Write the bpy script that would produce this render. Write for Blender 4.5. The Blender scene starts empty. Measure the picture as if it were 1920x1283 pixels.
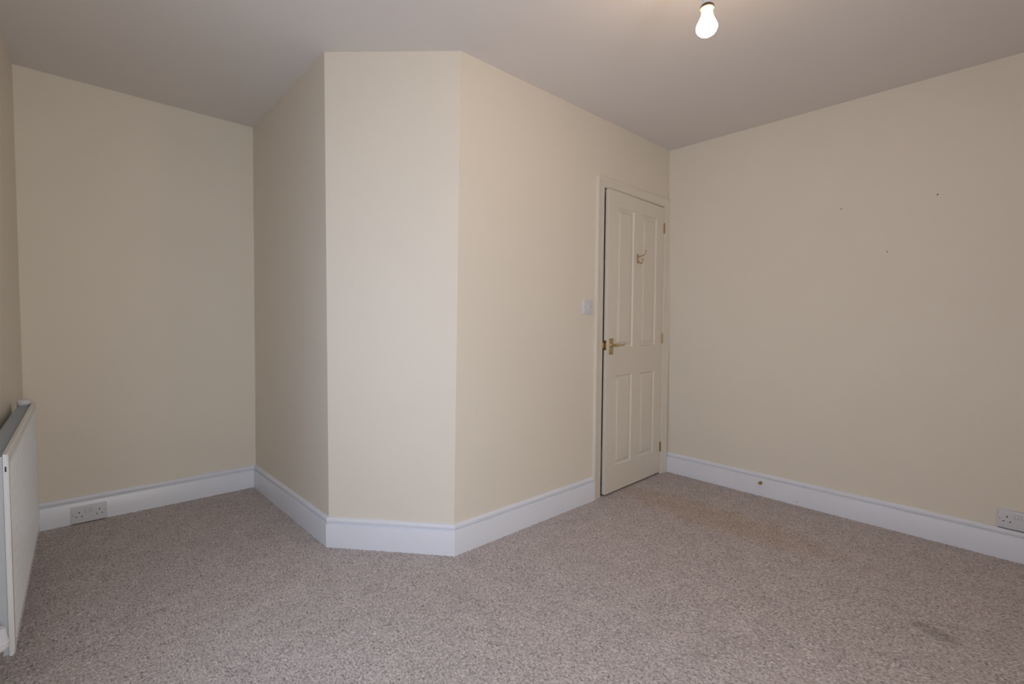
import bpy, bmesh, math
import numpy as np
from mathutils import Vector, Matrix

C = bpy.context.scene.collection
S = 1.125                                     # metres per camera-height unit

# ------------------------------------------------------------------ camera
PITCH, ROLL, YAW = .0391, .0075, .7477
cam_data = bpy.data.cameras.new('camera')
cam_data.sensor_width = 36
cam_data.lens = 899.5 / 1920 * 36
cam_data.clip_start = .02
cam = bpy.data.objects.new('camera', cam_data)
C.objects.link(cam)
fwd = Vector((math.sin(YAW) * math.cos(PITCH), math.cos(YAW) * math.cos(PITCH), -math.sin(PITCH)))
right = Vector((math.cos(YAW), -math.sin(YAW), 0))
up = right.cross(fwd)
r2 = right * math.cos(ROLL) + up * math.sin(ROLL)
u2 = up * math.cos(ROLL) - right * math.sin(ROLL)
cam.matrix_world = Matrix(((r2.x, u2.x, -fwd.x, 0), (r2.y, u2.y, -fwd.y, 0), (r2.z, u2.z, -fwd.z, S), (0, 0, 0, 1)))
bpy.context.scene.camera = cam

# ------------------------------------------------------------------ exposure, sky, daylight
vs = bpy.context.scene.view_settings
vs.view_transform = 'Standard'; vs.look = 'None'; vs.gamma = 1.0; vs.use_curve_mapping = False
vs.exposure = -0.02
world = bpy.data.worlds.new('overcast sky')
bpy.context.scene.world = world
world.use_nodes = True
bgn = world.node_tree.nodes['Background']
bgn.inputs['Color'].default_value = (.78, .88, 1.0, 1)
bgn.inputs['Strength'].default_value = 2.0

# two windows, both outside the photograph: one behind the camera, one to its left
YB = -.72 * S                                  # inner face of the window wall
W1 = (.02 * S, .56 * S, .50, 1.66)             # behind: x0, x1, z0, z1
W2 = (.45 * S, 1.40 * S, .60, 1.42)            # left wall: y0, y1, z0, z1
WLX = lambda y: (-.157 - .04482 * (3.16 - y / S)) * S    # x of the left wall at y
def daylight(name, loc, w, h, rotz, watts, col):
    l = bpy.data.lights.new(name, 'AREA'); l.shape = 'RECTANGLE'; l.size = w; l.size_y = h; l.energy = watts; l.color = col
    ob = bpy.data.objects.new(name, l); C.objects.link(ob); ob.location = loc; ob.rotation_euler = (math.radians(90), 0, math.radians(rotz))
daylight('daylight behind', ((W1[0] + W1[1]) / 2, YB - .16, (W1[2] + W1[3]) / 2), W1[1] - W1[0] - .02, W1[3] - W1[2] - .02, 0, 25.0, (1.0, 1.0, 1.0))
daylight('daylight left', (WLX((W2[0] + W2[1]) / 2) - .16, (W2[0] + W2[1]) / 2, (W2[2] + W2[3]) / 2), W2[1] - W2[0] - .02, W2[3] - W2[2] - .02, -90, 12.0, (.46, .63, 1.0))

BULB_STRENGTH = 97
BULB_COLOR = (1.0, .70, .46)

# ------------------------------------------------------------------ materials
def mat(name):
    m = bpy.data.materials.new(name); m.use_nodes = True
    nt = m.node_tree; b = nt.nodes['Principled BSDF']
    return m, nt, b

def plain(name, col, rough=.5, metal=0, bump=0, bscale=200, spec=.5, vary=0.0):
    m, nt, b = mat(name)
    b.inputs['Roughness'].default_value = rough
    b.inputs['Metallic'].default_value = metal
    b.inputs['Specular IOR Level'].default_value = spec
    tc = nt.nodes.new('ShaderNodeTexCoord')
    n = nt.nodes.new('ShaderNodeTexNoise'); n.inputs['Scale'].default_value = bscale; n.inputs['Detail'].default_value = 3
    nt.links.new(tc.outputs['Object'], n.inputs['Vector'])
    mx = nt.nodes.new('ShaderNodeMix'); mx.data_type = 'RGBA'
    mx.inputs['A'].default_value = (*[c * (1 - vary) for c in col], 1)
    mx.inputs['B'].default_value = (*[min(1, c * (1 + vary)) for c in col], 1)
    n2 = nt.nodes.new('ShaderNodeTexNoise'); n2.inputs['Scale'].default_value = 3; n2.inputs['Detail'].default_value = 4
    nt.links.new(tc.outputs['Object'], n2.inputs['Vector'])
    nt.links.new(n2.outputs['Fac'], mx.inputs['Factor'])
    nt.links.new(mx.outputs['Result'], b.inputs['Base Color'])
    if bump:
        bp = nt.nodes.new('ShaderNodeBump'); bp.inputs['Strength'].default_value = bump; bp.inputs['Distance'].default_value = .001
        nt.links.new(n.outputs['Fac'], bp.inputs['Height']); nt.links.new(bp.outputs['Normal'], b.inputs['Normal'])
    return m

M_wall = plain('cream emulsion', (.86, .79, .675), .75, bump=.25, bscale=260, spec=.25, vary=.015)
M_ceil = plain('white ceiling paint', (.80, .755, .715), .85, bump=.2, bscale=200, spec=.2, vary=.01)
M_trim = plain('white satin paint', (.85, .87, .93), .32, bump=.1, bscale=60, spec=.5, vary=.01)
M_door = plain('aged white door paint', (.83, .77, .67), .38, bump=.12, bscale=90, spec=.5, vary=.01)
M_rad = plain('white radiator enamel', (.78, .79, .79), .24, bump=.05, bscale=40)
M_fin = plain('pale grey convector fins', (.42, .46, .51), .45)
M_side = plain('white side enamel tinted by blue light', (.52, .57, .62), .4)  # white enamel, with the bluish reflected light put into its colour
M_plastic = plain('white plastic', (.74, .745, .78), .3)
M_dark = plain('black slot and shadow', (.015, .015, .017), .6)
M_brass = plain('polished brass', (.56, .43, .23), .34, 1, bump=.1, bscale=300)
M_bakelite = plain('brown bakelite', (.10, .055, .022), .35)
M_groove = plain('grey plastic seam', (.60, .61, .64), .4)
M_darkbrass = plain('tarnished brass', (.30, .19, .07), .4, 1)
M_nickel = plain('dull grey metal', (.45, .43, .40), .4, 1)
M_pipe = plain('copper pipe painted grey', (.30, .27, .24), .45)
M_hole = plain('nail hole', (.16, .12, .09), .9)
M_land = plain('landing paint', (.30, .27, .22), .9)
M_neut = plain('neutral grey', (.5, .5, .5), .8)

def carpet_material():
    m, nt, b = mat('beige fleck loop carpet')
    N, L = nt.nodes, nt.links
    b.inputs['Roughness'].default_value = .95; b.inputs['Specular IOR Level'].default_value = .08
    geo = N.new('ShaderNodeNewGeometry')
    # loops elongated along the tuft rows
    mp = N.new('ShaderNodeMapping'); mp.inputs['Scale'].default_value = (1.0, .62, 1); mp.inputs['Rotation'].default_value = (0, 0, math.radians(0))
    L.new(geo.outputs['Position'], mp.inputs['Vector'])
    n1 = N.new('ShaderNodeTexNoise'); n1.inputs['Scale'].default_value = 170; n1.inputs['Detail'].default_value = 3; n1.inputs['Roughness'].default_value = .6
    L.new(mp.outputs['Vector'], n1.inputs['Vector'])
    vo = N.new('ShaderNodeTexVoronoi'); vo.inputs['Scale'].default_value = 190; vo.inputs['Randomness'].default_value = 1
    L.new(mp.outputs['Vector'], vo.inputs['Vector'])
    cr = N.new('ShaderNodeValToRGB')
    e = cr.color_ramp.elements
    e[0].position = .30; e[0].color = (.33, .275, .255, 1)
    e[1].position = .70; e[1].color = (.76, .71, .70, 1)
    x = e.new(.43); x.color = (.50, .44, .425, 1)
    x = e.new(.56); x.color = (.64, .58, .56, 1)
    L.new(n1.outputs['Fac'], cr.inputs['Fac'])
    # yarn to yarn variation: each loop its own tint
    sep = N.new('ShaderNodeSeparateColor'); L.new(vo.outputs['Color'], sep.inputs['Color'])
    mr = N.new('ShaderNodeMapRange'); mr.inputs['To Min'].default_value = .86; mr.inputs['To Max'].default_value = 1.13
    L.new(sep.outputs['Red'], mr.inputs['Value'])
    dk = N.new('ShaderNodeMapRange'); dk.inputs['From Min'].default_value = .88; dk.inputs['From Max'].default_value = .93
    dk.inputs['To Min'].default_value = 1; dk.inputs['To Max'].default_value = .66
    L.new(sep.outputs['Green'], dk.inputs['Value'])
    mu = N.new('ShaderNodeMath'); mu.operation = 'MULTIPLY'; L.new(mr.outputs[0], mu.inputs[0]); L.new(dk.outputs[0], mu.inputs[1])
    big = N.new('ShaderNodeTexNoise'); big.inputs['Scale'].default_value = 9; big.inputs['Detail'].default_value = 7; big.inputs['Roughness'].default_value = .72
    L.new(geo.outputs['Position'], big.inputs['Vector'])
    bm_ = N.new('ShaderNodeMapRange'); bm_.inputs['From Min'].default_value = .25; bm_.inputs['From Max'].default_value = .75; bm_.inputs['To Min'].default_value = .86; bm_.inputs['To Max'].default_value = 1.12
    L.new(big.outputs['Fac'], bm_.inputs['Value'])
    mu2 = N.new('ShaderNodeMath'); mu2.operation = 'MULTIPLY'; L.new(mu.outputs[0], mu2.inputs[0]); L.new(bm_.outputs[0], mu2.inputs[1])
    vm = N.new('ShaderNodeVectorMath'); vm.operation = 'SCALE'
    L.new(cr.outputs['Color'], vm.inputs[0]); L.new(mu2.outputs[0], vm.inputs['Scale'])
    last = vm.outputs['Vector']
    # stains: (centre, half sizes, rotation, tint, edge softness)
    for (cx, cy, a, c, rot, tint, amt) in [(2.745, 1.25, .19, .66, -3, (.95, .88, .78), .8), (2.315, .200, .040, .100, -21, (.72, .73, .70), .9)]:
        mm = N.new('ShaderNodeMapping'); mm.vector_type = 'TEXTURE'
        mm.inputs['Location'].default_value = (cx, cy, 0); mm.inputs['Rotation'].default_value = (0, 0, math.radians(rot)); mm.inputs['Scale'].default_value = (a, c, 1)
        L.new(geo.outputs['Position'], mm.inputs['Vector'])
        ln = N.new('ShaderNodeVectorMath'); ln.operation = 'LENGTH'; L.new(mm.outputs['Vector'], ln.inputs[0])
        ad = N.new('ShaderNodeMath'); ad.operation = 'MULTIPLY_ADD'; ad.inputs[1].default_value = .9; L.new(big.outputs['Fac'], ad.inputs[0]); 
        sb = N.new('ShaderNodeMath'); sb.operation = 'ADD'; sb.inputs[1].default_value = -.45; L.new(ln.outputs['Value'], sb.inputs[0]); L.new(sb.outputs[0], ad.inputs[2])
        ss = N.new('ShaderNodeMapRange'); ss.interpolation_type = 'SMOOTHSTEP'
        ss.inputs['From Min'].default_value = .55; ss.inputs['From Max'].default_value = 1.15; ss.inputs['To Min'].default_value = amt; ss.inputs['To Max'].default_value = 0
        L.new(ad.outputs[0], ss.inputs['Value'])
        mx = N.new('ShaderNodeMix'); mx.data_type = 'RGBA'; mx.blend_type = 'MULTIPLY'; mx.inputs['B'].default_value = (*tint, 1)
        L.new(ss.outputs[0], mx.inputs['Factor']); L.new(last, mx.inputs['A']); last = mx.outputs['Result']
    L.new(last, b.inputs['Base Color'])
    bp = N.new('ShaderNodeBump'); bp.inputs['Strength'].default_value = .6; bp.inputs['Distance'].default_value = .0025
    L.new(n1.outputs['Fac'], bp.inputs['Height']); L.new(bp.outputs['Normal'], b.inputs['Normal'])
    return m
M_carpet = carpet_material()

def emissive(name, col, strength):
    m, nt, b = mat(name)
    b.inputs['Base Color'].default_value = (.9, .9, .9, 1)
    b.inputs['Emission Color'].default_value = (*col, 1); b.inputs['Emission Strength'].default_value = strength
    return m
M_bulb = emissive('lit bulb glass', BULB_COLOR, BULB_STRENGTH)

def glass_material():
    m = bpy.data.materials.new('window glass'); m.use_nodes = True
    nt = m.node_tree; nt.nodes.clear()
    o = nt.nodes.new('ShaderNodeOutputMaterial'); t = nt.nodes.new('ShaderNodeBsdfTransparent'); g = nt.nodes.new('ShaderNodeBsdfGlossy')
    g.inputs['Roughness'].default_value = .02; mx = nt.nodes.new('ShaderNodeMixShader'); mx.inputs[0].default_value = .07
    nt.links.new(t.outputs[0], mx.inputs[1]); nt.links.new(g.outputs[0], mx.inputs[2]); nt.links.new(mx.outputs[0], o.inputs[0])
    return m
M_glass = glass_material()

# ------------------------------------------------------------------ helpers
def link(name, bm, m, parent=None, smooth=False, matrix=None):
    bmesh.ops.recalc_face_normals(bm, faces=bm.faces)
    me = bpy.data.meshes.new(name); bm.to_mesh(me); bm.free()
    me.materials.append(m)
    if smooth:
        for p in me.polygons: p.use_smooth = True
        me.set_sharp_from_angle(angle=math.radians(35))
    o = bpy.data.objects.new(name, me); C.objects.link(o)
    if matrix is not None: o.matrix_world = matrix
    if parent is not None: o.parent = parent
    return o

def empty(name, matrix):
    o = bpy.data.objects.new(name, None); C.objects.link(o); o.empty_display_size = .1
    o.matrix_world = matrix
    return o

def struct(o): o['kind'] = 'structure'; return o
def tag(o, label, cat, group=None):
    o['label'] = label; o['category'] = cat
    if group: o['group'] = group
    return o

def box(bm, x0, x1, y0, y1, z0, z1, bev=0, seg=2, M=None):
    g = bmesh.ops.create_cube(bm, size=1)
    vs_ = g['verts']
    bmesh.ops.scale(bm, vec=(x1 - x0, y1 - y0, z1 - z0), verts=vs_)
    bmesh.ops.translate(bm, vec=((x0 + x1) / 2, (y0 + y1) / 2, (z0 + z1) / 2), verts=vs_)
    if bev:
        es = list({e for v_ in vs_ for e in v_.link_edges})
        r = bmesh.ops.bevel(bm, geom=es, offset=bev, segments=seg, affect='EDGES', profile=.5)
        vs_ = list({v_ for f in r['faces'] for v_ in f.verts} | {v_ for v_ in vs_ if v_.is_valid})
    if M is not None: bmesh.ops.transform(bm, matrix=M, verts=vs_)
    return vs_

def lathe(bm, prof, n=32, M=None, cap=True):
    """prof: list of (r, z); revolved around z"""
    rings = []
    for r, z in prof:
        if r < 1e-6: rings.append([bm.verts.new((0, 0, z))])
        else: rings.append([bm.verts.new((r * math.cos(2 * math.pi * k / n), r * math.sin(2 * math.pi * k / n), z)) for k in range(n)])
    for a, b in zip(rings, rings[1:]):
        for k in range(n):
            k2 = (k + 1) % n
            if len(a) == 1 and len(b) == 1: continue
            if len(a) == 1: bm.faces.new((a[0], b[k], b[k2]))
            elif len(b) == 1: bm.faces.new((a[k], a[k2], b[0]))
            else: bm.faces.new((a[k], a[k2], b[k2], b[k]))
    if cap:
        for rr in (rings[0], rings[-1]):
            if len(rr) > 1: bm.faces.new(rr)
    vs_ = [v_ for r in rings for v_ in r]
    if M is not None: bmesh.ops.transform(bm, matrix=M, verts=vs_)
    return vs_

def tube(bm, pts, rad, n=12, close_ends=True):
    """swept round section through pts; rad a number or list"""
    pts = [Vector(p) for p in pts]
    if not hasattr(rad, '__len__'): rad = [rad] * len(pts)
    rings = []; ref = None
    for i, p in enumerate(pts):
        t = (pts[min(i + 1, len(pts) - 1)] - pts[max(i - 1, 0)]).normalized()
        if ref is None:
            ref = Vector((0, 0, 1)) if abs(t.z) < .9 else Vector((1, 0, 0))
        a = (ref - t * ref.dot(t)).normalized(); b = t.cross(a); ref = a
        rings.append([bm.verts.new(p + (a * math.cos(2 * math.pi * k / n) + b * math.sin(2 * math.pi * k / n)) * rad[i]) for k in range(n)])
    for A_, B_ in zip(rings, rings[1:]):
        for k in range(n): bm.faces.new((A_[k], A_[(k + 1) % n], B_[(k + 1) % n], B_[k]))
    if close_ends: bm.faces.new(rings[0]); bm.faces.new(rings[-1])

def smooth_path(ctrl, n=8):
    out = []
    P = [Vector(c) for c in ctrl]; P = [P[0]] + P + [P[-1]]
    for i in range(1, len(P) - 2):
        for k in range(n):
            t = k / n
            p0, p1, p2, p3 = P[i - 1], P[i], P[i + 1], P[i + 2]
            out.append(.5 * ((2 * p1) + (-p0 + p2) * t + (2 * p0 - 5 * p1 + 4 * p2 - p3) * t * t + (-p0 + 3 * p1 - 3 * p2 + p3) * t ** 3))
    out.append(P[-2]); return out

# ------------------------------------------------------------------ room plan (measured corners: bottom / top, walls slightly out of plumb)
H = 2.1455 * S; HS = .1323 * S
def corner(zb, pb, zt, pt):
    pb = Vector(pb) * S; pt = Vector(pt) * S
    def f(z):
        t = (z - zb * S) / ((zt - zb) * S); return pb.lerp(pt, t)
    return f
ZT = 2.1455
P0 = corner(.1323, (-.157, 3.1605), ZT, (-.1566, 3.1428))
P1 = corner(.1323, (.8218, 3.1652), ZT, (.8308, 3.1661))
PA = corner(.1323, (.8376, 2.0957), ZT, (.8254, 2.0762))
PB = corner(.1323, (1.2062, 1.6592), ZT, (1.2412, 1.6693))
PC = corner(.1323, (2.9809, 1.659), ZT, (2.9434, 1.6551))
PR = corner(.1323, (2.940, -.72), ZT, (2.956, -.72))
PL = corner(.1323, (-.33, -.72), ZT, (-.33, -.72))

def wall(name, c0, c1, out, ss=(0, 1), zs=(0, H), holes=(), thick=.12, material=None, name_parent=None):
    """slab between corners c0,c1. ss: fractions along, zs: heights; holes: set of (i,j) cells left open"""
    bm = bmesh.new(); out = Vector((out[0], out[1], 0)).normalized() * thick
    if not holes: ss = [i / 12 for i in range(13)]; zs = [H * i / 16 for i in range(17)]
    def P(s, z):
        a, b = c0(z), c1(z); p = a.lerp(b, s); return Vector((p.x, p.y, z))
    F = [[bm.verts.new(P(s, z)) for z in zs] for s in ss]
    B = [[bm.verts.new(P(s, z) + out) for z in zs] for s in ss]
    ni, nj = len(ss) - 1, len(zs) - 1
    def open_(i, j): return i < 0 or j < 0 or i >= ni or j >= nj or (i, j) in holes
    for i in range(ni):
        for j in range(nj):
            if (i, j) in holes: continue
            bm.faces.new((F[i][j], F[i + 1][j], F[i + 1][j + 1], F[i][j + 1]))
            bm.faces.new((B[i][j], B[i][j + 1], B[i + 1][j + 1], B[i + 1][j]))
            if open_(i, j - 1): bm.faces.new((F[i][j], B[i][j], B[i + 1][j], F[i + 1][j]))
            if open_(i, j + 1): bm.faces.new((F[i][j + 1], F[i + 1][j + 1], B[i + 1][j + 1], B[i][j + 1]))
            if open_(i - 1, j): bm.faces.new((F[i][j], F[i][j + 1], B[i][j + 1], B[i][j]))
            if open_(i + 1, j): bm.faces.new((F[i + 1][j], B[i + 1][j], B[i + 1][j + 1], F[i + 1][j + 1]))
    ob = link(name, bm, material or M_wall)
    for p in ob.data.polygons: p.use_smooth = True
    ob.data.set_sharp_from_angle(angle=math.radians(20))
    return struct(ob)

TH = .12
fl = lambda y: (y - YB) / (P0(1).y - YB)
wall('wall_left', PL, P0, (-1, .03), ss=(0, fl(W2[0]), fl(W2[1]), 1), zs=(0, W2[2], W2[3], H), holes={(1, 1)}, thick=.18)
wall('wall_alcove', P0, P1, (0, 1))
wall('wall_return', P1, PA, (1, 0), thick=.08)
wall('wall_angled', PA, PB, (1, 1), thick=.08)
wall('wall_right', PC, PR, (1, 0))
# door wall, with the opening.  UH: hinge-side, UL: latch-side
U_C, V_D = 2.96925 * S, 1.66 * S
XO1 = U_C - .0725 * S + .028        # opening right edge (wall), lining inside it
XO0 = U_C - .7247 * S - .028
ZO = 1.992 + .028
sb = lambda x: (x - PB(1.0).x) / (PC(1.0).x - PB(1.0).x)
wall('wall_door', PB, PC, (0, 1), ss=(0, sb(XO0), sb(XO1), 1), zs=(0, ZO, H), holes={(1, 0)})
# window wall behind the camera
sw = lambda x: (x - PL(1).x) / (PR(1).x - PL(1).x)
wall('wall_window', PL, PR, (0, -1), ss=(0, sw(W1[0]), sw(W1[1]), 1), zs=(0, W1[2], W1[3], H), holes={(1, 1)}, thick=.18)

# ceiling slab (L-shaped outline) with overlap over the walls
def prism(name, pts, z0, z1, m):
    bm = bmesh.new()
    a = [bm.verts.new((x, y, z0)) for x, y in pts]; b = [bm.verts.new((x, y, z1)) for x, y in pts]
    bm.faces.new(a); bm.faces.new(b)
    for i in range(len(pts)): bm.faces.new((a[i], a[(i + 1) % len(pts)], b[(i + 1) % len(pts)], b[i]))
    return struct(link(name, bm, m))
o = .06
outline = [(PL(H).x - o, PL(H).y - o), (PR(H).x + o, PR(H).y - o), (PC(H).x + o, PC(H).y + o), (PB(H).x + o * .3, PB(H).y + o), (PA(H).x + o, PA(H).y + o * .4), (P1(H).x + o, P1(H).y + o), (P0(H).x - o, P0(H).y + o)]
prism('ceiling', outline, H, H + .1, M_ceil)

# carpeted floor: fine tufted relief
def make_floor():
    st = .0062
    x0, x1, y0, y1 = -.42, 3.44, -.86, 3.62
    nx, ny = int((x1 - x0) / st), int((y1 - y0) / st)
    rng = np.random.default_rng(7)
    X, Y = np.meshgrid(np.linspace(x0, x1, nx), np.linspace(y0, y1, ny), indexing='ij')
    Z = rng.normal(0, .0011, X.shape)
    Z = np.clip(Z, -.0025, .0028) - .0005
    X = X + rng.uniform(-.0016, .0016, X.shape); Y = Y + rng.uniform(-.0016, .0016, X.shape)
    idx = np.arange(nx * ny).reshape(nx, ny)
    q = np.stack([idx[:-1, :-1], idx[1:, :-1], idx[1:, 1:], idx[:-1, 1:]], -1).reshape(-1, 4)
    cx = X[:-1, :-1].ravel(); cy = Y[:-1, :-1].ravel()
    # cut away what lies outside the room (behind the return, angled and door walls)
    pb, pa = PB(0), PA(0)
    d = (pa - pb).normalized(); nrm = Vector((-d.y, d.x));
    if nrm.x < 0: nrm = -nrm
    side = (cx - pb.x) * nrm.x + (cy - pb.y) * nrm.y
    mg = .05
    outside = (cx > PA(0).x + mg) & (cy > V_D + mg + .02) & (side > mg)
    keepdoor = (cx > XO0) & (cx < XO1) & (cy < V_D + .11)
    keep = (~outside) | keepdoor
    q = q[keep]
    me = bpy.data.meshes.new('floor')
    me.vertices.add(nx * ny); me.vertices.foreach_set('co', np.stack([X, Y, Z], -1).ravel().astype(np.float32))
    me.loops.add(q.size); me.loops.foreach_set('vertex_index', q.ravel().astype(np.int32))
    me.polygons.add(len(q)); me.polygons.foreach_set('loop_start', (np.arange(len(q)) * 4).astype(np.int32)); me.polygons.foreach_set('loop_total', np.full(len(q), 4, np.int32))
    me.polygons.foreach_set('use_smooth', np.ones(len(q), bool))
    me.update(calc_edges=True); me.validate()
    bm = bmesh.new(); bm.from_mesh(me)
    bmesh.ops.delete(bm, geom=[v_ for v_ in bm.verts if not v_.link_faces], context='VERTS')
    bm.to_mesh(me); bm.free()
    me.materials.append(M_carpet)
    ob = bpy.data.objects.new('floor', me); C.objects.link(ob); return struct(ob)
make_floor()
# landing behind the door
bm = bmesh.new()
box(bm, XO0 - .35, XO1 + .35, V_D + .125, V_D + .145 + 1.0, -.03, -.01)
box(bm, XO0 - .35, XO1 + .35, V_D + 1.12, V_D + 1.16, -.01, 2.3)
box(bm, XO0 - .39, XO0 - .35, V_D + .125, V_D + 1.16, -.03, 2.34)
box(bm, XO1 + .35, XO1 + .39, V_D + .125, V_D + 1.16, -.03, 2.34)
box(bm, XO0 - .35, XO1 + .35, V_D + .125, V_D + 1.16, 2.3, 2.34)
struct(link('wall_landing', bm, M_land))

# ------------------------------------------------------------------ skirting boards
PROF = [(0, .1490), (.004, .1488), (.009, .1465), (.0125, .1425), (.0142, .1375), (.0142, .1310), (.0126, .1255), (.0095, .1214), (.0068, .1192), (.0078, .1176), (.0140, .1172), (.0168, .1160), (.0178, .1138), (.0178, .0)]
def inward(a, b, sgn=1):
    d = (b - a).normalized(); return Vector((d.y, -d.x)) * sgn
def skirting(name, c0, c1, prev=None, nxt=None, start=None, end=None):
    """profile swept from corner c0 to c1, room on the right-hand side; mitred into neighbours prev / nxt"""
    def P(c, z): return c(z)
    bm = bmesh.new(); rows = []
    for d, z in PROF:
        zz = max(z, 0)
        a, b = c0(zz), c1(zz); n = inward(a, b)
        dirv = (b - a).normalized()
        def miter(p, n1, n2):
            # offset point p so that it's d from both lines
            den = n1.x * n2.y - n1.y * n2.x
            if abs(den) < 1e-4: return p + n1 * d
            return p + Vector(((d * n2.y - d * n1.y) / den, (n1.x * d - n2.x * d) / den))
        A_ = miter(a, inward(prev(zz), a), n) if prev else a + n * d
        B_ = miter(b, n, inward(b, nxt(zz))) if nxt else b + n * d
        if start is not None: A_ = a + dirv * start + n * d
        if end is not None: B_ = a + dirv * end + n * d
        zlow = -.003 if z == 0 else z
        rows.append((Vector((A_.x, A_.y, zlow)), Vector((B_.x, B_.y, zlow))))
    # close the back against the wall
    a, b = rows[0]; lo = rows[-1][0].z
    back = (Vector((a.x, a.y, lo)), Vector((b.x, b.y, lo)))
    rows.append(back)
    va = [bm.verts.new(r[0]) for r in rows]; vb = [bm.verts.new(r[1]) for r in rows]
    n_ = len(rows)
    for i in range(n_): bm.faces.new((va[i], vb[i], vb[(i + 1) % n_], va[(i + 1) % n_]))
    bm.faces.new(va); bm.faces.new(vb)
    return struct(link(name, bm, M_trim, smooth=True))
skirting('baseboard_left', PL, P0, nxt=P1)
skirting('baseboard_alcove', P0, P1, prev=PL, nxt=PA)
skirting('baseboard_return', P1, PA, prev=P0, nxt=PB)
skirting('baseboard_angled', PA, PB, prev=P1, nxt=PC)
LEFT_ARCH = U_C - .800 * S
skirting('baseboard_door', PB, PC, prev=PA, end=(LEFT_ARCH - PB(0).x) + .002)
bbr = skirting('baseboard_right', PC, PR, start=.0, nxt=None)

# ------------------------------------------------------------------ door_1
door = struct(empty('door_1', Matrix.Translation((U_C - .39 * S, V_D, 0))))
dinv = door.matrix_world.inverted()
def dpart(name, bm, m, smooth=False, parent=None, M=None):
    """vertices are given in world coordinates (or in M's frame)"""
    if M is not None: bmesh.ops.transform(bm, matrix=M, verts=bm.verts)
    par = parent or door
    bmesh.ops.transform(bm, matrix=par.matrix_world.inverted() if par is door else par['_w'] if False else par_world[par.name].inverted(), verts=bm.verts)
    ob = link(name, bm, m, smooth=smooth)
    ob.parent = par
    par_world[ob.name] = par_world[par.name].copy()
    return ob
par_world = {door.name: door.matrix_world.copy()}

# lining (frame) : two jambs and a head with stop
LX0, LX1, LZ = U_C - .7247 * S, U_C - .0725 * S, 1.992
bm = bmesh.new()
box(bm, XO0, LX0, V_D - .0005, V_D + .1205, -.003, ZO, .001, 1)
box(bm, LX1, XO1, V_D - .0005, V_D + .1205, -.003, ZO, .001, 1)
box(bm, LX0, LX1, V_D - .0005, V_D + .1205, LZ, ZO, .001, 1)
dpart('door_frame', bm, M_door)
bm = bmesh.new()
box(bm, LX0, LX0 + .014, V_D + .036, V_D + .070, -.003, LZ)
box(bm, LX1 - .012, LX1, V_D + .040, V_D + .070, -.003, LZ)
box(bm, LX0 + .014, LX1 - .012, V_D + .036, V_D + .070, LZ - .012, LZ)
dpart('door_stop', bm, M_door)

# architrave: moulded section mitred round three sides
AP = [(0, 0), (0, .0155), (.003, .0175), (.009, .0175), (.0135, .0150), (.0175, .0128), (.040, .0105), (.052, .0088), (.0575, .0060), (.0600, .0040), (.0600, 0)]  # (distance from outer edge, projection)
AXL, AXR, AZT = U_C - .8005 * S, U_C - .004 * S, 2.050
WL, WR, WT = (LX0 - .004) - AXL, AXR - (LX1 + .004), AZT - (LZ + .005)
bm = bmesh.new()
def loopv(d, p):
    kl, kr, kt = d / .06 * WL, d / .06 * WR, d / .06 * WT
    y = V_D - p
    return [bm.verts.new(v_) for v_ in ((AXL + kl, y, -.003), (AXL + kl, y, AZT - kt), (AXR - kr, y, AZT - kt), (AXR - kr, y, -.003))]
ls = [loopv(d, p) for d, p in AP]
for a, b in zip(ls, ls[1:] + ls[:1]):
    for k in range(3): bm.faces.new((a[k], a[k + 1], b[k + 1], b[k]))
bm.faces.new([l[0] for l in ls]); bm.faces.new([l[3] for l in ls])
dpart('architrave', bm, M_door, smooth=True)

# leaf, hung slightly open.  local frame: x from the hinge to the latch, y out into the room, z up
HINGE = Vector((2.8947 * S, 1.658 * S, 0))
ang = math.radians(1.537)
dx = Vector((-math.cos(ang), -math.sin(ang), 0)); dy = Vector((math.sin(ang), -math.cos(ang), 0)) ; 
LM = Matrix(((dx.x, dy.x, 0, HINGE.x), (dx.y, dy.y, 0, HINGE.y), (0, 0, 1, 0), (0, 0, 0, 1)))
LW, LT, Z0, Z1 = .7125, .024, .011, 1.985
PX = [(.105, .308), (.408, .615)]; PZ = [(.182, .785), (.972, 1.887)]
bm = bmesh.new()
xs = [0, PX[0][0], PX[0][1], PX[1][0], PX[1][1], LW]; zs = [Z0, PZ[0][0], PZ[0][1], PZ[1][0], PZ[1][1], Z1]
def grid(y):
    return [[bm.verts.new((x, y, z)) for z in zs] for x in xs]
G = grid(0); Bk = grid(-LT)
holes = {(1, 1), (1, 3), (3, 1), (3, 3)}
RINGS = [(.0015, -.0022), (.006, -.0080), (.012, -.0100)]        # (inset, depth) of the ogee
panels = []
for i in range(5):
    for j in range(5):
        bm.faces.new((Bk[i][j], Bk[i][j + 1], Bk[i + 1][j + 1], Bk[i + 1][j]))
        if (i, j) not in holes:
            bm.faces.new((G[i][j], G[i + 1][j], G[i + 1][j + 1], G[i][j + 1])); continue
        prev = [G[i][j], G[i + 1][j], G[i + 1][j + 1], G[i][j + 1]]
        for ins, dep in RINGS:
            cur = [bm.verts.new((xs[i] + ins, dep, zs[j] + ins)), bm.verts.new((xs[i + 1] - ins, dep, zs[j] + ins)), bm.verts.new((xs[i + 1] - ins, dep, zs[j + 1] - ins)), bm.verts.new((xs[i] + ins, dep, zs[j + 1] - ins))]
            for k in range(4): bm.faces.new((prev[k], prev[(k + 1) % 4], cur[(k + 1) % 4], cur[k]))
            prev = cur
        bm.faces.new(prev)
        panels.append((xs[i] + .012, xs[i + 1] - .012, zs[j] + .012, zs[j + 1] - .012))
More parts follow.
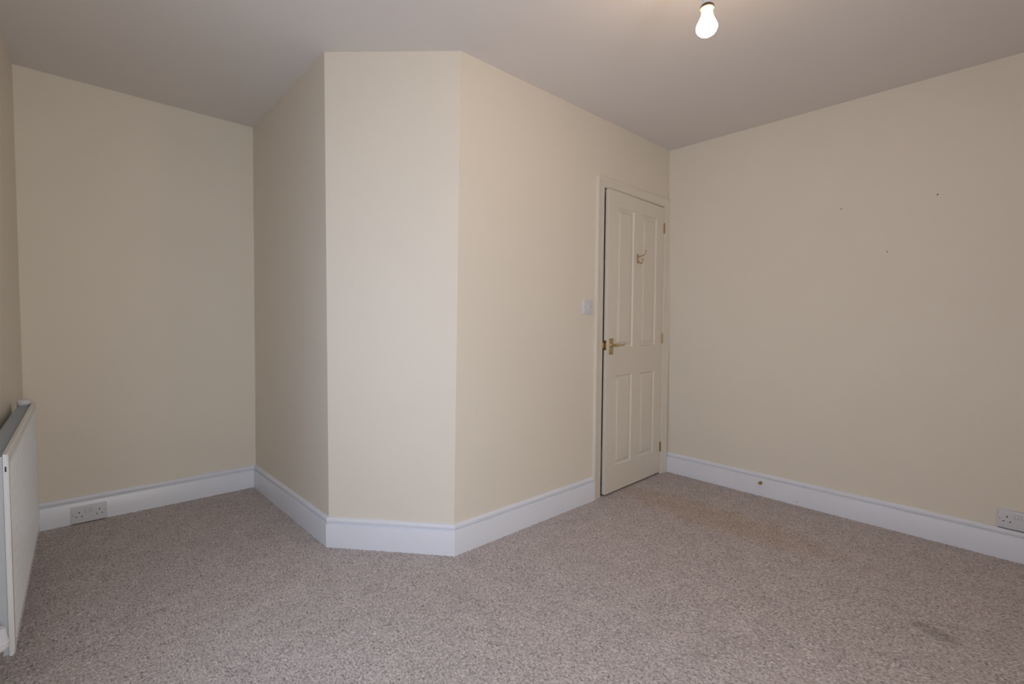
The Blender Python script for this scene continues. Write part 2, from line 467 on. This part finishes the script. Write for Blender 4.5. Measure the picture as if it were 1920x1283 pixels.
for i in range(5):
    bm.faces.new((G[i][0], Bk[i][0], Bk[i + 1][0], G[i + 1][0])); bm.faces.new((G[i][5], G[i + 1][5], Bk[i + 1][5], Bk[i][5]))
    bm.faces.new((G[0][i], G[0][i + 1], Bk[0][i + 1], Bk[0][i])); bm.faces.new((G[5][i], Bk[5][i], Bk[5][i + 1], G[5][i + 1]))
leaf = dpart('door_leaf', bm, M_door, M=LM)
for x0, x1, z0, z1 in panels:
    bm = bmesh.new(); prev = None
    for ins, dep in [(0, -.0102), (0, -.0098), (.003, -.0098), (.022, -.0030), (.0235, -.0012)]:
        cur = [bm.verts.new((x0 + ins, dep, z0 + ins)), bm.verts.new((x1 - ins, dep, z0 + ins)), bm.verts.new((x1 - ins, dep, z1 - ins)), bm.verts.new((x0 + ins, dep, z1 - ins))]
        if prev:
            for k in range(4): bm.faces.new((prev[k], prev[(k + 1) % 4], cur[(k + 1) % 4], cur[k]))
        else: bm.faces.new(cur)
        prev = cur
    bm.faces.new(prev)
    dpart('door_panel', bm, M_door, M=LM, parent=leaf)

# hinges (knuckle and leaf plate)
for zc in (1.835, 1.02, .205):
    bm = bmesh.new()
    lathe(bm, [(.0042, -.038), (.0042, -.013), (.0034, -.0125), (.0034, -.012), (.0042, -.0115), (.0042, .0125), (.0034, .013), (.0034, .0135), (.0042, .014), (.0042, .038)], 14, M=Matrix.Translation((-.0015, .0048, zc)))
    box(bm, .001, .0065, -.0006, .0010, zc - .036, zc + .036, .0004, 1)
    for kz in (-.026, 0, .026):
        lathe(bm, [(0, 0), (.0018, 0), (.0018, .0006), (0, .0008)], 10, M=Matrix.Translation((.0045, .0008, zc + kz)) @ Matrix.Rotation(-math.pi / 2, 4, 'X'))
    h = dpart('hinge', bm, M_brass, smooth=True, M=LM)

# lever handle on backplate
hx, hz = .667, .988
bm = bmesh.new()
box(bm, hx - .0215, hx + .0215, 0, .004, .925, 1.031, .0018, 2)
box(bm, hx - .0165, hx + .0165, .003, .0055, .932, 1.024, .0015, 2)
handle = dpart('door_handle', bm, M_brass, smooth=True, M=LM)
bm = bmesh.new()
toY = Matrix.Rotation(-math.pi / 2, 4, 'X')
lathe(bm, [(.0165, .004), (.0165, .007), (.0135, .010), (.0105, .012), (.0085, .018), (.0080, .034), (.0100, .038), (.0105, .046), (.0085, .051), (0, .053)], 24, M=Matrix.Translation((hx, 0, hz)) @ toY)
path = smooth_path([(hx, .044, hz), (hx - .02, .046, hz - .002), (hx - .045, .047, hz + .001), (hx - .064, .047, hz + .001), (hx - .076, .046, hz - .002), (hx - .085, .045, hz + .001), (hx - .090, .045, hz + .006)], 6)
rr = [.0066 - .0026 * min(1, i / 20) for i in range(len(path))]
tube(bm, path, rr, 14)
bmesh.ops.create_uvsphere(bm, u_segments=14, v_segments=10, radius=.0052, matrix=Matrix.Translation((hx - .090, .045, hz + .0065)))
dpart('lever', bm, M_brass, smooth=True, parent=handle, M=LM)
for sx in (-1, 1):
    for zz in (.934, 1.022):
        bm = bmesh.new()
        lathe(bm, [(.0032, 0), (.0032, .0016), (.0018, .0026), (0, .0028)], 12, M=Matrix.Translation((hx + sx * .0145, .0048, zz)) @ toY)
        dpart('screw', bm, M_darkbrass, smooth=True, parent=handle, M=LM)

# latch face plate and bolt on the edge of the leaf
bm = bmesh.new()
box(bm, LW - .0002, LW + .0016, -.0215, -.0015, .955, 1.018, .0005, 1)
lp = dpart('latch_plate', bm, M_brass, M=LM)
bm = bmesh.new()
vv = box(bm, LW + .001, LW + .0105, -.018, -.006, .976, .997, .0012, 2)
dpart('latch_bolt', bm, M_darkbrass, smooth=True, parent=lp, M=LM)
# strike plate on the lining with its curved lip
bm = bmesh.new()
box(bm, LX0 - .0165, LX0 + .0015, V_D - .0022, V_D - .0002, .956, 1.019, .0006, 1)
box(bm, LX0 - .0004, LX0 + .0016, V_D - .0022, V_D + .030, .956, 1.019, .0006, 1)
box(bm, LX0 + .0005, LX0 + .010, V_D - .0040, V_D - .0020, .972, 1.002, .0006, 1)
dpart('strike_plate', bm, M_brass, M=None)

# coat hook on the middle stile
kx, kz = .361, 1.576
bm = bmesh.new()
box(bm, kx - .0085, kx + .0085, 0, .003, kz - .033, kz + .031, .0014, 2)
lathe(bm, [(.0085, .003), (.0085, .0055), (.005, .009), (0, .010)], 18, M=Matrix.Translation((kx, 0, kz + .021)) @ toY)
up_ = smooth_path([(kx, .004, kz + .010), (kx, .014, kz + .012), (kx, .030, kz + .016), (kx, .050, kz + .022), (kx, .062, kz + .033), (kx, .064, kz + .046)], 6)
tube(bm, up_, [.0044 - .0014 * i / len(up_) for i in range(len(up_))], 12)
bmesh.ops.create_uvsphere(bm, u_segments=14, v_segments=10, radius=.0060, matrix=Matrix.Translation((kx, .064, kz + .048)))
lo_ = smooth_path([(kx, .004, kz - .006), (kx, .010, kz - .022), (kx, .022, kz - .034), (kx, .036, kz - .030), (kx, .043, kz - .016), (kx, .043, kz - .008)], 6)
tube(bm, lo_, .0036, 12)
bmesh.ops.create_uvsphere(bm, u_segments=14, v_segments=10, radius=.0060, matrix=Matrix.Translation((kx, .043, kz - .006)))
hook = dpart('coat_hook', bm, M_brass, smooth=True, M=LM)
hook['label'] = 'brass double coat hook on the middle stile of the door'

# ------------------------------------------------------------------ the two windows (outside the frame)
def window(name, M, w, h):
    """local frame: x across, y outwards, origin at the bottom centre of the opening on the inner wall face"""
    win = struct(empty(name, M))
    def wp(nm, bm, m):
        ob = link(nm, bm, m); ob.parent = win
    bm = bmesh.new(); f = .035
    for a in ((-w / 2, -w / 2 + f, 0, h), (w / 2 - f, w / 2, 0, h), (-w / 2 + f, w / 2 - f, 0, f), (-w / 2 + f, w / 2 - f, h - f, h), (-w / 2 + f, w / 2 - f, h / 2 - .02, h / 2 + .02)):
        box(bm, a[0], a[1], .07, .13, a[2], a[3], .003, 1)
    wp('window_frame', bm, M_trim)
    for z0, z1 in ((f, h / 2 - .02), (h / 2 + .02, h - f)):
        bm = bmesh.new(); box(bm, -w / 2 + f, w / 2 - f, .098, .102, z0, z1); wp('pane', bm, M_glass)
    bm = bmesh.new(); box(bm, -w / 2 - .03, w / 2 + .03, -.03, .07, -.022, .001, .004, 2); wp('window_sill', bm, M_trim)
window('window_1', Matrix(((1, 0, 0, (W1[0] + W1[1]) / 2), (0, -1, 0, YB), (0, 0, 1, W1[2]), (0, 0, 0, 1))), W1[1] - W1[0], W1[3] - W1[2])
window('window_2', Matrix(((0, -1, 0, WLX((W2[0] + W2[1]) / 2)), (1, 0, 0, (W2[0] + W2[1]) / 2), (0, 0, 1, W2[2]), (0, 0, 0, 1))), W2[1] - W2[0], W2[3] - W2[2])

# ------------------------------------------------------------------ pendant lamp with bare bulb
BX, BY, BZ = .9911 * 1.41 * S, .479 * 1.41 * S, 2.1190
lamp = tag(empty('pendant_lamp', Matrix.Translation((BX, BY, H))), 'bare lit bulb in a white pendant lampholder hanging from the ceiling', 'ceiling lamp')
def part(par, name, bm, m, smooth=True, w=None):
    ob = link(name, bm, m, smooth=smooth); ob.parent = par; return ob
bm = bmesh.new(); lathe(bm, [(.045, 0), (.045, -.006), (.040, -.018), (.026, -.026), (.009, -.029), (.007, -.034), (0, -.034)], 32)
part(lamp, 'ceiling_rose', bm, M_plastic)
fit_ = .90; dz = (BZ - H) / fit_
bm = bmesh.new(); tube(bm, [(0, 0, -.03), (0, 0, dz * fit_ + .11)], .0033, 10); part(lamp, 'cord', bm, M_plastic)
bm = bmesh.new(); lathe(bm, [(.006, dz + .135), (.010, dz + .132), (.0125, dz + .125), (.0155, dz + .105), (.0165, dz + .088), (.0170, dz + .078), (.0172, dz + .058), (.0165, dz + .0555), (.0140, dz + .0550), (.0138, dz + .068)], 28, cap=False)
bmesh.ops.scale(bm, vec=(1, 1, fit_), verts=bm.verts); part(lamp, 'lampholder', bm, M_plastic)
bm = bmesh.new(); lathe(bm, [(.0150, dz + .070), (.0205, dz + .0640), (.0222, dz + .0600), (.0224, dz + .0560), (.0214, dz + .0535), (.0198, dz + .0540), (.0186, dz + .058), (.0150, dz + .066)], 32, cap=False)
bmesh.ops.scale(bm, vec=(1, 1, fit_), verts=bm.verts); part(lamp, 'retaining_ring', bm, M_bakelite)
bm = bmesh.new()
lathe(bm, [(0, dz + .068), (.0120, dz + .068), (.0120, dz + .060), (.0140, dz + .056), (.0150, dz + .052)], 28, cap=False)
bmesh.ops.scale(bm, vec=(1, 1, fit_), verts=bm.verts); part(lamp, 'bulb_cap', bm, M_brass)
bm = bmesh.new()
prof = [(.0146, dz + .0540), (.0160, dz + .048), (.0168, dz + .038), (.0190, dz + .027), (.0240, dz + .014), (.0296, dz + .002), (.0326, dz - .007)]
R = .0312; cz = dz - .0125
prof += [(R * 1.08 * math.cos(a), cz - R * math.sin(a)) for a in [math.radians(k) for k in range(0, 90, 10)]] + [(0, cz - R)]
lathe(bm, prof, 36, cap=False)
bmesh.ops.scale(bm, vec=(1, 1, fit_), verts=bm.verts); part(lamp, 'bulb', bm, M_bulb)

# ------------------------------------------------------------------ radiator on the left wall
RF = Vector((-.1025 * S, 2.815 * S, 0)); RN = Vector((-.1205 * S, 1.82 * S, 0))   # front panel: far and near ends
rl = (RF - RN).length; ra = (RF - RN).normalized(); rn = Vector((ra.y, -ra.x, 0))   # rn points into the room
RM = Matrix(((ra.x, rn.x, 0, RN.x), (ra.y, rn.y, 0, RN.y), (0, 0, 1, 0), (0, 0, 0, 1)))  # x along, y out, z up, origin near end
RM = RM @ Matrix.Translation((0, 0, -.013)) @ Matrix.Rotation(-.0115, 4, 'Y')
rad = tag(empty('radiator', RM), 'long white ribbed panel radiator mounted low on the left wall', 'radiator')
RZ0, RZ1 = .128, .740
TOPZ = RZ1
# front panel pressed with vertical flutes
bm = bmesh.new()
flutes = []; n = 34; pitch_ = (rl - .05) / n
prof = [(0, -.012), (0.0, -.003), (.003, 0), (.022, 0)]
for k in range(n):
    x = .025 + k * pitch_
    prof += [(x, 0), (x + pitch_ * .30, 0), (x + pitch_ * .42, -.0085), (x + pitch_ * .72, -.0085), (x + pitch_ * .90, 0)]
prof += [(rl - .022, 0), (rl - .003, 0), (rl, -.003), (rl, -.012)]
zr = [RZ0 + .004, RZ0 + .03, RZ0 + .045, RZ1 - .045, RZ1 - .03, RZ1 - .004]
rows = []
for z in zr:
    flat = z in (zr[0], zr[1], zr[-1], zr[-2])
    rows.append([bm.verts.new((x, (0 if (flat and -.01 < y and .003 < x < rl - .003) else y), z)) for x, y in prof])
for a, b in zip(rows, rows[1:]):
    for k in range(len(prof) - 1): bm.faces.new((a[k], a[k + 1], b[k + 1], b[k]))
# rolled top and bottom lips
for row, s_ in ((rows[-1], 1), (rows[0], -1)):
    e1 = [bm.verts.new((v_.co.x, -.004 if v_.co.y > -.01 else -.012, v_.co.z + s_ * .004)) for v_ in row]
    e2 = [bm.verts.new((v_.co.x, -.0125, v_.co.z + s_ * .004)) for v_ in row]
    for A_, B_ in ((row, e1), (e1, e2)):
        for k in range(len(prof) - 1):
            try: bm.faces.new((A_[k], A_[k + 1], B_[k + 1], B_[k]))
            except ValueError: pass
part(rad, 'front_panel', bm, M_rad)
RT = .058
bm = bmesh.new(); box(bm, .004, rl - .004, -.0135, -.0115, RZ0 + .01, RZ1 - .01); box(bm, .004, rl - .004, -RT, -RT + .010, RZ0 + .01, RZ1 - .02, .003, 2)
part(rad, 'back_panel', bm, M_rad)
# side covers at both ends
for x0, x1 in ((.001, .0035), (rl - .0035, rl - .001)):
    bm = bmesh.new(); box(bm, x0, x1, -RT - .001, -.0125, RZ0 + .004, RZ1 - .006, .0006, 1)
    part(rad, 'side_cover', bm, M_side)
bm = bmesh.new(); box(bm, -.0004, .0012, -.0085, -.0045, RZ1 - .052, RZ1 - .036, .0006, 1)
s_ = part(rad, 'bracket_slot', bm, M_dark)
# convector fins and the top grille
bm = bmesh.new(); nf = int(rl / .022)
for k in range(nf):
    x = .010 + k * (rl - .02) / nf
    box(bm, x, x + .0012, -RT + .009, -.0135, RZ0 + .03, RZ1 - .03)
ob = part(rad, 'convector_fins', bm, M_fin, smooth=False); ob['kind'] = 'stuff'
bm = bmesh.new()
box(bm, .0036, rl - .0036, -.0160, -.0127, RZ1 - .012, RZ1 - .007); box(bm, .0036, rl - .0036, -RT, -RT + .004, RZ1 - .012, RZ1 - .007)
part(rad, 'grille_frame', bm, M_fin, smooth=False)
ns = 74; slat0 = None
for k in range(ns):
    x = .006 + k * (rl - .012) / ns
    if slat0 is None:
        bm = bmesh.new(); box(bm, 0, .0085, -RT + .004, -.016, RZ1 - .0115, RZ1 - .0080)
        slat0 = part(rad, 'grille_slat', bm, M_fin, smooth=False); sl = slat0
    else:
        sl = slat0.copy(); C.objects.link(sl)
    sl.location = (x, 0, 0)
# round vent cap at the far top corner
bm = bmesh.new()
lathe(bm, [(.009, RZ1 - .012), (.011, RZ1 - .011), (.019, RZ1 - .007), (.0240, RZ1 + .001), (.0245, RZ1 + .009), (.0220, RZ1 + .018), (.014, RZ1 + .0235), (0, RZ1 + .025)], 28, M=Matrix.Translation((rl - .045, -.036, -.002)))
part(rad, 'vent_cap', bm, M_plastic)['label'] = 'small round greyish white cap at the far top end'
# valve: body, pipe and ribbed wheel head at the near end
vx, vy = -.062, -.030
VZ = RZ0 - .027
bm = bmesh.new()
tube(bm, [(vx, vy, .014), (vx, vy, VZ + .035)], .0100, 16)
part(rad, 'pipe', bm, M_pipe)
bm = bmesh.new()
lathe(bm, [(.013, VZ + .020), (.0145, VZ + .024), (.0145, VZ + .038), (.012, VZ + .042), (.012, VZ + .078), (.014, VZ + .080), (.014, VZ + .094)], 6, M=Matrix.Translation((vx, vy, 0)))
tube(bm, [(vx, vy, VZ + .058), (.012, vy, VZ + .058)], .0095, 12)
part(rad, 'valve_body', bm, M_nickel, smooth=False)
bm = bmesh.new(); nr = 22
ring_z = [(.0225, VZ + .088), (.0250, VZ + .094), (.0250, VZ + .108), (.0225, VZ + .112), (.0215, VZ + .114), (.0175, VZ + .146), (.0150, VZ + .150), (0, VZ + .151)]
rings = []
for i, (r, z) in enumerate(ring_z):
    if r == 0: rings.append([bm.verts.new((vx, vy, z))]); continue
    rings.append([bm.verts.new((vx + (r - (.0016 if (k % 2 and i in (4, 5)) else 0)) * math.cos(2 * math.pi * k / (2 * nr)), vy + (r - (.0016 if (k % 2 and i in (4, 5)) else 0)) * math.sin(2 * math.pi * k / (2 * nr)), z)) for k in range(2 * nr)])
for a, b in zip(rings, rings[1:]):
    for k in range(2 * nr):
        k2 = (k + 1) % (2 * nr)
        bm.faces.new((a[k], a[k2], b[0])) if len(b) == 1 else bm.faces.new((a[k], a[k2], b[k2], b[k]))
bm.faces.new(rings[0])
part(rad, 'valve_head', bm, M_plastic, smooth=False)['label'] = 'white ribbed wheel head at the near end'

# ------------------------------------------------------------------ double sockets
def double_socket(name, M, label, group, w=.150, h=.090, depth=.012):
    """local frame: x along the wall, y out of the wall, z up, origin at the plate centre on the wall"""
    root = tag(empty(name, M), label, 'socket', group)
    bm = bmesh.new(); box(bm, -w / 2, w / 2, 0, depth, -h / 2, h / 2, .0022, 3)
    part(root, 'face_plate', bm, M_plastic)
    bm = bmesh.new(); box(bm, -w / 2 + .002, w / 2 - .002, -.012, depth - .004, -h / 2 - .0028, -h / 2 + .006, .0008, 1)  # dark strip below the plate, stands in for the shadow it casts
    part(root, 'shadow_strip', bm, M_dark)
    for sx in (-1, 1):
        bm = bmesh.new()
        box(bm, sx * .011 - .0082, sx * .011 + .0082, depth - .002, depth + .0012, .006, .031, .0006, 1)
        part(root, 'switch_surround', bm, M_groove)
        bm = bmesh.new()
        vv = box(bm, sx * .011 - .0055, sx * .011 + .0055, depth, depth + .0042, .009, .028, .001, 2)
        sw_ = part(root, 'rocker_switch', bm, M_plastic)
        cx = sx * .043
        for nm, (x, z, a, b) in (('earth_slot', (cx, .0125, .0042, .0082)), ('pin_slot', (cx - .0113, -.0105, .0066, .0042)), ('pin_slot', (cx + .0113, -.0105, .0066, .0042))):
            bm = bmesh.new(); box(bm, x - a / 2, x + a / 2, depth - .002, depth + .0004, z - b / 2, z + b / 2); part(root, nm, bm, M_dark, smooth=False)
        bm = bmesh.new(); lathe(bm, [(.0030, depth - .001), (.0030, depth + .0004), (0, depth + .0006)], 12, M=Matrix.Translation((sx * (w / 2 - .0075), 0, 0)) @ toY)
        part(root, 'screw', bm, M_nickel)
    return root
# alcove socket sits on the skirting board
a0, a1 = P0(.05), P1(.05); ad = (a1 - a0).normalized(); an = inward(a0, a1)
sc = a0 + ad * (.2185 * S) + an * .0172
M1 = Matrix(((ad.x, an.x, 0, sc.x), (ad.y, an.y, 0, sc.y), (0, 0, 1, .0500), (0, 0, 0, 1)))
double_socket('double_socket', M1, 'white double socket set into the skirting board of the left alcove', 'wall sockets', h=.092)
# right wall socket
b0, b1 = PC(.19), PR(.19); bd = (b1 - b0).normalized(); bn = inward(b0, b1)
sc = b0 + bd * (1.590 * S + .075 + .002)
M2 = Matrix(((bd.x, bn.x, 0, sc.x), (bd.y, bn.y, 0, sc.y), (0, 0, 1, .197), (0, 0, 0, 1)))
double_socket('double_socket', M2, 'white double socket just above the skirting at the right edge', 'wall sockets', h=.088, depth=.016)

# ------------------------------------------------------------------ light switch beside the door
sx_ = U_C - .869 * S + .001
M3 = Matrix(((1, 0, 0, sx_), (0, -1, 0, V_D), (0, 0, 1, 1.0915 * S), (0, 0, 0, 1)))
swt = tag(empty('light_switch', M3), 'white single rocker light switch on the wall left of the door', 'light switch')
bm = bmesh.new(); box(bm, -.044, .044, -.001, .010, -.0435, .0435, .0025, 3); part(swt, 'face_plate', bm, M_plastic)
bm = bmesh.new(); box(bm, -.0095, .0095, .008, .0106, -.0175, .0175, .0006, 1); part(swt, 'switch_surround', bm, M_groove)
bm = bmesh.new(); vv = box(bm, -.008, .008, .008, .0150, -.016, .016, .0015, 2); part(swt, 'rocker_switch', bm, M_plastic)
for x in (-.0302, .0302):
    bm = bmesh.new(); lathe(bm, [(.0033, .009), (.0033, .0105), (0, .0108)], 12, M=Matrix.Translation((x, 0, 0)) @ toY); part(swt, 'screw', bm, M_nickel)

# ------------------------------------------------------------------ brass door stop on the right skirting
yq = 1.169
fr = (V_D - yq) / (V_D - PR(0).y); p_ = PC(.09).lerp(PR(.09), fr)
M4 = Matrix(((0, -1, 0, p_.x - .0178), (-1, 0, 0, yq), (0, 0, 1, .088), (0, 0, 0, 1)))
st = tag(empty('door_stop', M4), 'small round brass door stop fixed to the right hand skirting board', 'door stop')
bm = bmesh.new()
lathe(bm, [(.0135, -.0008), (.0135, .0015), (.0115, .0030), (.0075, .0042), (.0070, .0120)], 24, M=toY @ Matrix.Diagonal((.8, .8, 1, 1)))
part(st, 'base', bm, M_darkbrass)
bm = bmesh.new()
lathe(bm, [(.0070, .0110), (.0105, .0130), (.0125, .0165), (.0125, .0205), (.0108, .0232), (.0085, .0225), (.0045, .0195), (0, .0190)], 24, M=toY @ Matrix.Diagonal((.8, .8, 1, 1)))
part(st, 'knob', bm, M_brass)

# ------------------------------------------------------------------ nail holes in the right wall, screw head in the skirting
rw = bpy.data.objects['wall_right']
for y, z, r in ((.771, 1.805, .0034), (.548, 1.534, .0034), (.348, 1.808, .0038)):
    a, b = PC(z), PR(z); t = (a.y - y) / (a.y - b.y); p_ = a.lerp(b, t)
    bm = bmesh.new(); lathe(bm, [(r, 0), (r * .9, .0004), (0, .0006)], 10, M=Matrix.Translation((p_.x, p_.y, z)) @ Matrix.Rotation(-math.pi / 2, 4, 'Y'))
    ob = link('nail_hole', bm, M_hole); ob.parent = rw
z = .023; a, b = PC(z), PR(z); t = (a.y - .95) / (a.y - b.y); p_ = a.lerp(b, t)
bm = bmesh.new(); lathe(bm, [(.0035, 0), (.0032, .0005), (0, .0008)], 10, M=Matrix.Translation((p_.x - .0178, p_.y, z)) @ Matrix.Rotation(-math.pi / 2, 4, 'Y'))
ob = link('nail_head', bm, M_nickel); ob.parent = bbr
